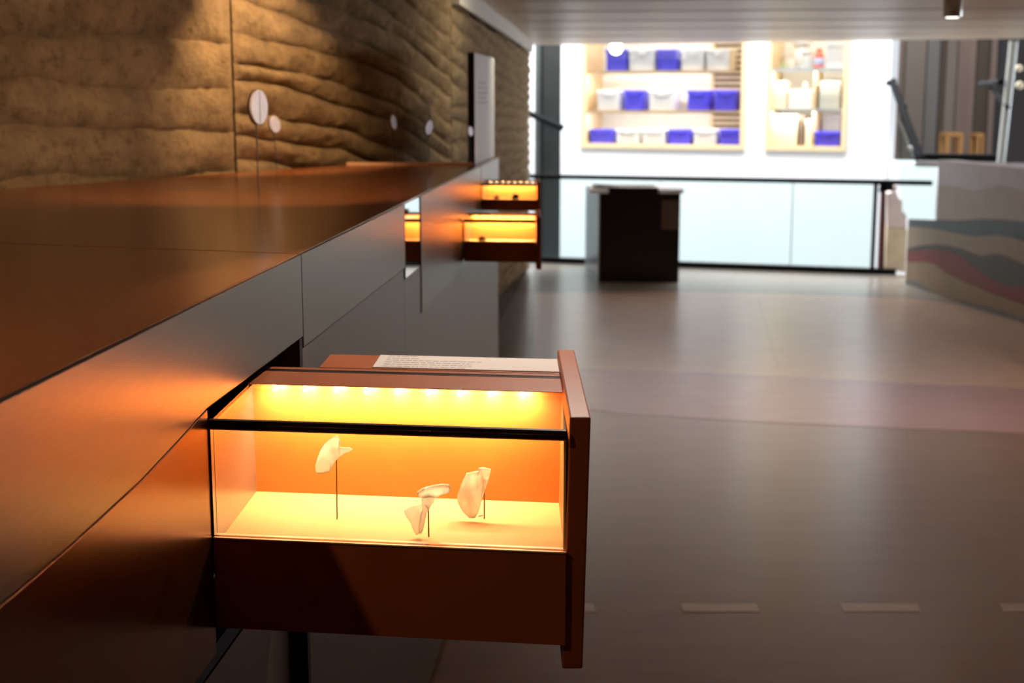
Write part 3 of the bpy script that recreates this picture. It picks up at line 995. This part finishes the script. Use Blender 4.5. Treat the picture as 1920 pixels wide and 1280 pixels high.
# ================================================================== STRATA PARAPET ON THE RIGHT
SA, SB = at_z(1697, 532, 0), at_z(1920, 606, 0)
sdir = (SB.xy - SA.xy).normalized()
sn = Vector((sdir.y, -sdir.x))
if sn.x > 0:
    sn = -sn                                                     # towards the hall (left)


def sp(x, y):
    return at_plane(x, y, SA.xy, sn)


END = SA.xy + sdir * 7.5
pr = thing('strata_parapet', 'low parapet painted with wavy grey, red and sand strata bands', 'parapet', (*((SA.xy + SB.xy) / 2), 0))
# strata boundaries (photo pixels along the face), top to bottom; the bands run on beyond the frame
zt_ = sp(1840, 309).z
lines = [
    None,
    [(1757, 346), (1790, 350), (1830, 357), (1870, 349), (1920, 360)],
    [(1703, 410), (1757, 412), (1790, 413.5), (1843, 411), (1880, 412), (1920, 416)],
    [(1705, 424), (1740, 427), (1774, 433), (1800, 439), (1826, 443), (1873, 441), (1900, 446), (1920, 453)],
    [(1703, 465), (1725, 460), (1751, 458), (1775, 460), (1798, 465), (1818, 473), (1837, 479.5), (1869, 476), (1890, 482), (1920, 496)],
    [(1704, 471), (1730, 467.5), (1761, 467.5), (1780, 472), (1802, 481), (1822, 497), (1843, 514), (1873, 530), (1889, 536), (1920, 535)],
    [(1703, 491), (1730, 491), (1751, 494), (1762, 502), (1774, 512), (1792, 521), (1812, 530), (1863, 551), (1890, 561), (1920, 572)],
    [(1698, 525), (1721, 527), (1736, 539), (1751, 549), (1770, 557), (1792, 563), (1825, 570), (1863, 578), (1920, 597)],
]
mats_ = ['s_lilac', 's_taupe', 's_teal', 's_khaki', 's_dark', 's_red', 's_sand', 's_grey']


def face_line(pts):
    L = [sp(x, y) for x, y in pts]
    return [((p.xy - SA.xy).dot(sdir), p.z) for p in L]


SMAX = 7.0
FLN = []
for i, ln in enumerate(lines):
    if ln is None:
        FLN.append([((sp(1757, 305).xy - SA.xy).dot(sdir), zt_), (SMAX, zt_)])
    else:
        L = face_line(ln)
        sl = (L[-1][1] - L[-3][1]) / (L[-1][0] - L[-3][0])
        lz = L[-1][1]
        s_, amp = L[-1][0], .03
        while s_ < SMAX - .5:
            s_ += .5
            lz2 = max(.04 + .09 * (7 - i), lz + .03 * math.sin(s_ * 2 + i)) if i > 1 else lz + .01 * math.sin(s_ * 3)
            L.append((s_, lz2))
        L.append((SMAX, L[-1][1]))
        FLN.append(L)
s_left = (sp(1757, 360).xy - SA.xy).dot(sdir)
FLN[1] = [(s_left, FLN[1][0][1])] + [p for p in FLN[1] if p[0] > s_left + .01]
FLN[0] = [(s_left, zt_), (SMAX, zt_)]


def z_on(L, s):
    if s <= L[0][0]:
        return L[0][1]
    for a, b in zip(L, L[1:]):
        if s <= b[0]:
            return a[1] + (b[1] - a[1]) * (s - a[0]) / max(1e-6, b[0] - a[0])
    return L[-1][1]


def fpt(s, z, d=0.0):
    return Vector((SA.x + sdir.x * s + sn.x * d, SA.y + sdir.y * s + sn.y * d, z))


core = [fpt(0, 0, -.012), fpt(SMAX, 0, -.012), fpt(SMAX, 0, -.16), fpt(0, 0, -.16)]
zn = FLN[2][0][1]
V, F = merge(prism_data([p.xy for p in core], .001, zn - .006),
             prism_data([fpt(s_left, 0, -.012).xy, fpt(SMAX, 0, -.012).xy, fpt(SMAX, 0, -.16).xy, fpt(s_left, 0, -.16).xy], zn - .006, zt_ - .004))
obj('core', V, F, 's_grey', pr)
for i in range(8):
    up = FLN[i]
    s0 = s_left if i < 2 else 0.0
    lo = FLN[i + 1] if i < 7 else [(0, .002), (SMAX, .002)]
    ss = sorted(set([s0, SMAX] + [p[0] for p in up if p[0] > s0] + [p[0] for p in lo if p[0] > s0]))
    V, F = [], []
    for s in ss:
        zu = z_on(up, s) - .001
        zl = min(z_on(lo, s) + .001, zu - .0005)
        zl = max(zl, .002)
        zu = max(zu, zl + .0005)
        for d in (0.0, -.0118):
            V += [fpt(s, zl, d), fpt(s, zu, d)]
    for j in range(len(ss) - 1):
        a, b = j * 4, j * 4 + 4
        F += [(a, b, b + 1, a + 1), (a + 2, a + 3, b + 3, b + 2), (a + 1, b + 1, b + 3, a + 3), (a, a + 2, b + 2, b)]
    F += [(0, 1, 3, 2), (len(V) - 4, len(V) - 2, len(V) - 1, len(V) - 3)]
    obj('strata_band', V, F, mats_[i], pr)
obj('cap', *merge(prism_data([fpt(s_left, 0, .0).xy, fpt(SMAX, 0, .0).xy, fpt(SMAX, 0, -.16).xy, fpt(s_left, 0, -.16).xy], zt_ - .003, zt_ + .004)), 's_lilac', pr)

# stair glass beside the parapet and its sloping rail
sg = thing('stair_balustrade', 'stair balustrade of pale glass with a steep dark handrail beside the parapet', 'balustrade', (4.0, 14.2, 0))
Yg = 13.3
pg = [(1690, 412), (1757, 412), (1757, 306), (1720, 300), (1682, 215), (1676, 205)]
extr('glass_pane', [at_y(x, y, Yg) for x, y in ((1694, 410), (1755, 410), (1756, 312), (1716, 300), (1684, 222), (1680, 260))], (0, .014, 0), 'bal_glass', sg)
tube('handrail', at_y(1673, 152, 14.0), at_y(1726, 296, 13.3), .034, 'rail', sg, 10)
tube('handrail_return', at_y(1666, 156, 14.2), at_y(1676, 152, 14.0), .030, 'rail', sg, 8)
tube('lower_rail', at_y(1688, 205, 13.9), at_y(1716, 292, 13.35), .018, 'rail', sg, 8)
prism('bracket', [(at_y(1690, 200, 13.85).x, 13.84), (at_y(1700, 200, 13.85).x, 13.84), (at_y(1700, 200, 13.85).x, 13.87), (at_y(1690, 200, 13.85).x, 13.87)], at_y(1690, 228, 13.85).z, at_y(1690, 196, 13.85).z, 'rail', sg)
lathe('fixing', at_y(1706, 278, 13.3), [(.001, -.025), (.022, -.018), (.028, 0), (.022, .018), (.001, .025)], 'jar', sg, 12)

br = thing('landing_edge', 'long black landing edge beam in front of the brown annex panels', 'beam', (5.3, 14.2, .9))
q0, q1 = at_y(1716, 291, 14.0), at_y(2050, 300, 13.4)
z0_, z1_ = at_y(1716, 301, 14.0).z, at_y(1716, 288, 14.0).z
prism('beam', [(q0.x, 14.0), (q1.x, 13.4), (q1.x + .02, 13.6), (q0.x + .02, 14.2)], z0_, z1_, 'rail', br)
prism('toe_plate', [(q0.x, 13.99), (q1.x, 13.39), (q1.x, 13.395), (q0.x, 13.995)], z0_ - .06, z0_ - .002, 's_lilac', br)

po = thing('steel_post', 'pale slanting steel post at the right edge of the annex', 'post', (4.6, 12.9, .9))
ps = [(1872, 306), (1884, 306), (1909, 77), (1896, 77)]
extr('shaft', [at_y(x, y, 13.0) for x, y in ps], (0, .06, 0), 'post', po, .006)
bx0 = at_y(1886, 180, 13.05)
dk = thing('dark_glass_screen', 'dark glass screen to the right of the slanting steel post', 'screen', (5.0, 13.1, .9))
extr('pane', [at_y(x, y, 13.12) for x, y in ((1886, 305), (2010, 306), (2010, 55), (1913, 55))], (0, .02, 0), 'night', dk)
tube('arm', at_y(1838, 158, 13.9), at_y(1876, 154, 12.95), .030, 'rail', po, 8)
tube('arm', at_y(1854, 158, 13.6), at_y(1890, 202, 12.95), .022, 'rail', po, 8)
for i, (x, y, r, lb) in enumerate(((1911, 128, .034, 'upper pale round blob standing in for a reflection in the dark glass screen'), (1912, 160, .040, 'lower pale round blob standing in for a reflection in the dark glass screen'))):
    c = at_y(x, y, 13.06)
    o = lathe('reflected_blob', (0, 0, 0), [(.001, -r), (r * .7, -r * .7), (r, 0), (r * .7, r * .7), (.001, r)], 'cream', None, 16)  # solid pale blob added for light reflected in the glass
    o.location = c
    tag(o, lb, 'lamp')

# little orange wooden stools in the annex
for i, (x0, x1, ytop, lb) in enumerate(((1778, 1811, 249, 'left orange wooden stool in the brown annex'), (1837, 1850, 250, 'right orange wooden stool in the brown annex, half hidden'))):
    Ys = 18.5
    a, b = at_y(x0, 180, Ys).x, at_y(x1, 180, Ys).x
    zt2 = at_y(x0, ytop, Ys).z
    st = thing('wooden_stool', lb, 'stool', ((a + b) / 2, Ys, .42))
    prism('seat', [(a, Ys), (b, Ys), (b, Ys + .3), (a, Ys + .3)], zt2 - .05, zt2, 'chairwood', st, .005)
    t = .055
    for (u, v) in ((a, Ys), (b - t, Ys), (a, Ys + .3 - t), (b - t, Ys + .3 - t)):
        prism('leg', [(u, v), (u + t, v), (u + t, v + t), (u, v + t)], .421, zt2 - .051, 'chairwood', st)

# pale stepped stone and dark red post at the end of the balustrade
sx = thing('stone_block', 'pale stepped stone with pinkish upper half beyond the balustrade end', 'stone', (4.0, 14.0, .0))
Yq = 13.96
extr('lower_block', [at_y(x, y, Yq) for x, y in ((1659, 505), (1698, 511), (1702, 430), (1664, 425))], (0, .25, 0), 'stone', sx, .012)
extr('upper_block', [at_y(x, y, Yq) for x, y in ((1664, 424.5), (1701, 429), (1700, 402), (1692, 395), (1693, 375), (1686, 372), (1680, 358), (1663, 362))], (0, .22, 0), 'stone_pink', sx, .012)
extr('top_chip', [at_y(x, y, Yq) for x, y in ((1672, 358), (1682, 357.6), (1684, 348), (1675, 347))], (0, .12, 0), 'stone_pink', sx, .01)
rd = thing('dark_post', 'dark red-brown post squeezed between balustrade end and pale stone', 'post', (3.85, 13.9, 0))
extr('shaft', [at_y(x, y, 13.84) for x, y in ((1647, 507), (1658, 508), (1662, 346), (1654, 346))], (0, .06, 0), 'darkred', rd, .004)
extr('head', [at_y(x, y, 13.84) for x, y in ((1650, 360), (1674, 357), (1676, 345), (1652, 345))], (0, .05, 0), 'rail', rd)

# ================================================================== STORE-ROOM CONTENTS


def crate(label, x0, x1, ytop, zbase, m, grp, dfront=-.08, zref=None, depth=.34):
    s0, s1 = far_s(x0), far_s(x1)
    h = far_z((x0 + x1) / 2, ytop) - zbase
    w_ = s1 - s0
    t_ = thing('storage_crate', label, 'crate', (*fp((s0 + s1) / 2, dfront - depth / 2), zbase), grp)
    tp_ = .05 * w_
    e = .001

    def ring(i, z, inset):
        return [(*fp(s0 + i, dfront - i), z), (*fp(s1 - i, dfront - i), z), (*fp(s1 - i, dfront - depth + i), z), (*fp(s0 + i, dfront - depth + i), z)]
    z0, z1 = zbase + e, zbase + h * .86
    R = [ring(tp_, z0, 0), ring(.012, z1, 0), ring(.024, z1, 0), ring(tp_ + .012, z0 + .012, 0)]
    V = [p for r in R for p in r]
    F = [(0, 1, 2, 3), (12, 13, 14, 15)]
    for j in range(3):
        F += [(j * 4 + i, j * 4 + (i + 1) % 4, (j + 1) * 4 + (i + 1) % 4, (j + 1) * 4 + i) for i in range(4)]
    obj('body', V, F, m, t_)
    R = [ring(0, z1 + .0005, 0), ring(0, zbase + h, 0), ring(.022, zbase + h, 0), ring(.022, z1 + .0005, 0)]
    V = [p for r in R for p in r]
    F = []
    for j in range(4):
        F += [(j * 4 + i, j * 4 + (i + 1) % 4, ((j + 1) % 4) * 4 + (i + 1) % 4, ((j + 1) % 4) * 4 + i) for i in range(4)]
    obj('rim', V, F, m, t_, .003)
    obj('handle', *fbox(s0 + w_ * .34, s1 - w_ * .34, dfront + .001, dfront + .009, zbase + h * .72, zbase + h * .84), m, t_, .002)
    for a in (.10, .82):
        obj('rib', *fbox(s0 + w_ * a, s0 + w_ * (a + .08), dfront - .004, dfront + .006, zbase + h * .10, zbase + h * .80), m, t_, .002)
    return t_


rows = [
    (Z1a + .012, 92, 'top shelf', [(1130, 1171, 'b', 'leftmost blue crate on the top shelf, with a pale globe in front'), (1173, 1224, 'w', 'white crate between the two blue crates on the top shelf'),
                                   (1226, 1268, 'b', 'blue crate in the middle of the top shelf between white crates'), (1271, 1316, 'w', 'white crate right of the middle blue crate on the top shelf'), (1318, 1365, 'w', 'rightmost white crate on the top shelf, beside the louvre')]),
    (Z1b + .012, 169, 'middle shelf', [(1114, 1160, 'w', 'leftmost white crate on the middle shelf'), (1165, 1204, 'b', 'blue crate standing between white crates on the middle shelf'), (1211, 1262, 'w', 'white crate at the centre of the middle shelf'),
                                       (1284, 1326, 'b', 'left one of the two blue crates before the louvre on the middle shelf'), (1335, 1379, 'b', 'right one of the two blue crates before the louvre on the middle shelf')]),
    (ZS + .055, 243, 'bottom shelf', [(1101, 1146, 'b', 'leftmost blue crate on the bottom shelf'), (1151, 1196, 'w', 'white crate next to the leftmost blue crate on the bottom shelf'), (1201, 1247, 'w', 'white crate left of the middle blue crate on the bottom shelf'),
                                      (1250, 1292, 'b', 'blue crate in the middle of the bottom shelf'), (1297, 1343, 'w', 'white crate between two blue crates on the bottom shelf'), (1347, 1388, 'b', 'rightmost blue crate on the bottom shelf of the wide opening')]),
]
for zb_, yt, nm, items in rows:
    for x0, x1, c, lb in items:
        crate(lb, x0, x1, yt, zb_, 'blue' if c == 'b' else 'whiteplastic', 'crates on the %s' % nm)
crate('single blue crate at the bottom right of the narrow opening', 1527, 1577, 247, ZS + .055, 'blue', 'crates in the narrow opening')


def card(name, label, cat, x0, x1, ytop, zbase, m, d0=-.12, depth=.22, lid=None):
    s0, s1 = far_s(x0), far_s(x1)
    z1 = far_z((x0 + x1) / 2, ytop)
    t_ = thing(name, label, cat, (*fp((s0 + s1) / 2, d0 - depth / 2), zbase))
    h = z1 - zbase
    obj('box', *fbox(s0, s1, d0 - depth, d0, zbase + .001, zbase + h * .8), m, t_, .004)
    obj('lid', *fbox(s0 - .004, s1 + .004, d0 - depth - .004, d0 + .004, zbase + h * .8 + .001, z1), m, t_, .004)
    return t_


def bottle(name, label, cat, x, wpx, ytop, zbase, m, d0=-.22, neck=.45, lab=None):
    s = far_s(x)
    r = wpx / FPX * 17 / 2
    h = far_z(x, ytop) - zbase
    c = fp(s, d0)
    t_ = thing(name, label, cat, (c[0], c[1], zbase))
    lathe('body', (c[0], c[1], zbase + .001), [(r * .9, 0), (r, h * .03), (r, h * .62), (r * .8, h * .74), (r * neck, h * .82), (r * neck, h * .88)], m, t_, 18)
    lathe('cap', (c[0], c[1], zbase + .002 + h * .88), [(r * neck * 1.25, 0), (r * neck * 1.25, h * .10), (r * neck, h * .12)], m, t_, 14)
    if lab:
        lathe('label_band', (c[0], c[1], zbase + .001), [(r * 1.015, h * .16), (r * 1.015, h * .50)], lab, t_, 18)
    return t_


Z2A, Z2B, Z2C = Z2a + .030, Z2b + .020, ZS + .055
bottle('glass_jar', 'pinkish small jar at the left of the narrow opening top shelf', 'jar', 1470, 18, 104, Z2A, 'pinkcard', neck=.7)
bottle('glass_jar', 'grey-white jar beside the red bottle', 'jar', 1503, 20, 95, Z2A, 'jar', neck=.8)
bottle('plastic_bottle', 'red bottle with pale blue label on the narrow opening top shelf', 'bottle', 1527, 17, 90, Z2A, 'red', neck=.5, lab='bluelabel')
bottle('glass_jar', 'tiny yellow-green jar in front on the narrow opening top shelf', 'jar', 1464, 11, 116, Z2A, 'greenjar', d0=-.10, neck=.7)
card('white_canister', 'large white canister box at the right of the narrow opening top shelf', 'box', 1543, 1580, 77, Z2A, 'whiteplastic')
bottle('white_bucket', 'white bucket standing behind the jars in the narrow opening', 'bucket', 1487, 32, 74, Z2A, 'whiteplastic', d0=-.45, neck=.95)
card('card_box', 'tall cream box at the left of the narrow opening middle shelf', 'box', 1446, 1470, 152, Z2B, 'cream')
card('card_box', 'pinkish box in the middle of the narrow opening middle shelf', 'box', 1474, 1521, 168, Z2B, 'pinkcard')
bottle('dark_knob_jar', 'dark knob-like pot standing on the pinkish box', 'pot', 1503, 10, 153, far_z(1500, 168) + .001, 'greyobj', d0=-.23, neck=.6)
card('card_box', 'grey box right of the divider on the middle shelf of the narrow opening', 'box', 1533, 1572, 152, Z2B, 'greyobj')
card('card_box', 'wide cream box at the bottom left of the narrow opening', 'box', 1446, 1493, 215, Z2C, 'cream')
card('card_box', 'narrow dark brown box beside the wide cream box', 'box', 1496, 1506, 217, Z2C, 'slatgap')
card('card_box', 'slim cream box left of the divider at the bottom of the narrow opening', 'box', 1509, 1521, 224, Z2C, 'cream')
card('card_box', 'grey box stored behind the single blue crate', 'box', 1532, 1566, 214, Z2C, 'greyobj', d0=-.47, depth=.14)

# ================================================================== REFLECTION GLOBE AND CEILING DOWNLIGHT
gl = thing('reflection_globe', 'small glowing white globe standing in for a reflection before the leftmost top blue crate', 'lamp', at_y(1155, 88, 15.9))
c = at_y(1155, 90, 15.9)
lathe('globe', c, [(.001, -.075), (.045, -.060), (.070, -.025), (.075, .0), (.070, .025), (.045, .060), (.010, .075)], 'globe', gl, 20)  # made-up glowing globe in place of a bright reflection in the pane
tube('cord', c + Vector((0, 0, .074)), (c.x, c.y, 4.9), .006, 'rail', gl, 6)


def downlight(label, x, y, energy, angle=70):
    t_ = thing('ceiling_downlight', label, 'lamp', (x, y, ZC - .125))
    lathe('housing', (x, y, ZC - .125), [(.036, .012), (.045, 0), (.047, .004), (.047, .1245)], 'lampbody', t_, 28)
    lathe('lens', (x, y, ZC - .128), [(.032, 0), (.033, .006), (.020, .010)], 'lamplens', t_, 24)
    lamp('downlight_beam', 'SPOT', (x, y, ZC - .135), energy, (1.0, 0.78, 0.60), (x, y, 0), spot_size=math.radians(angle * 1.8), spot_blend=.8, shadow_soft_size=.03)
    return t_


downlight('cylindrical metal downlight under the concrete ceiling at the top right', 2.245, 7.25, 85)
# two more downlights of the same row, above and beside the picture
for x, y, e in ((1.3, 4.4, 15), (5.0, 8.2, 40)):
    lamp('downlight_beam', 'SPOT', (x, y, ZC - .135), e, (1.0, 0.78, 0.60), (x, y, 0), spot_size=math.radians(126), spot_blend=.8, shadow_soft_size=.03)
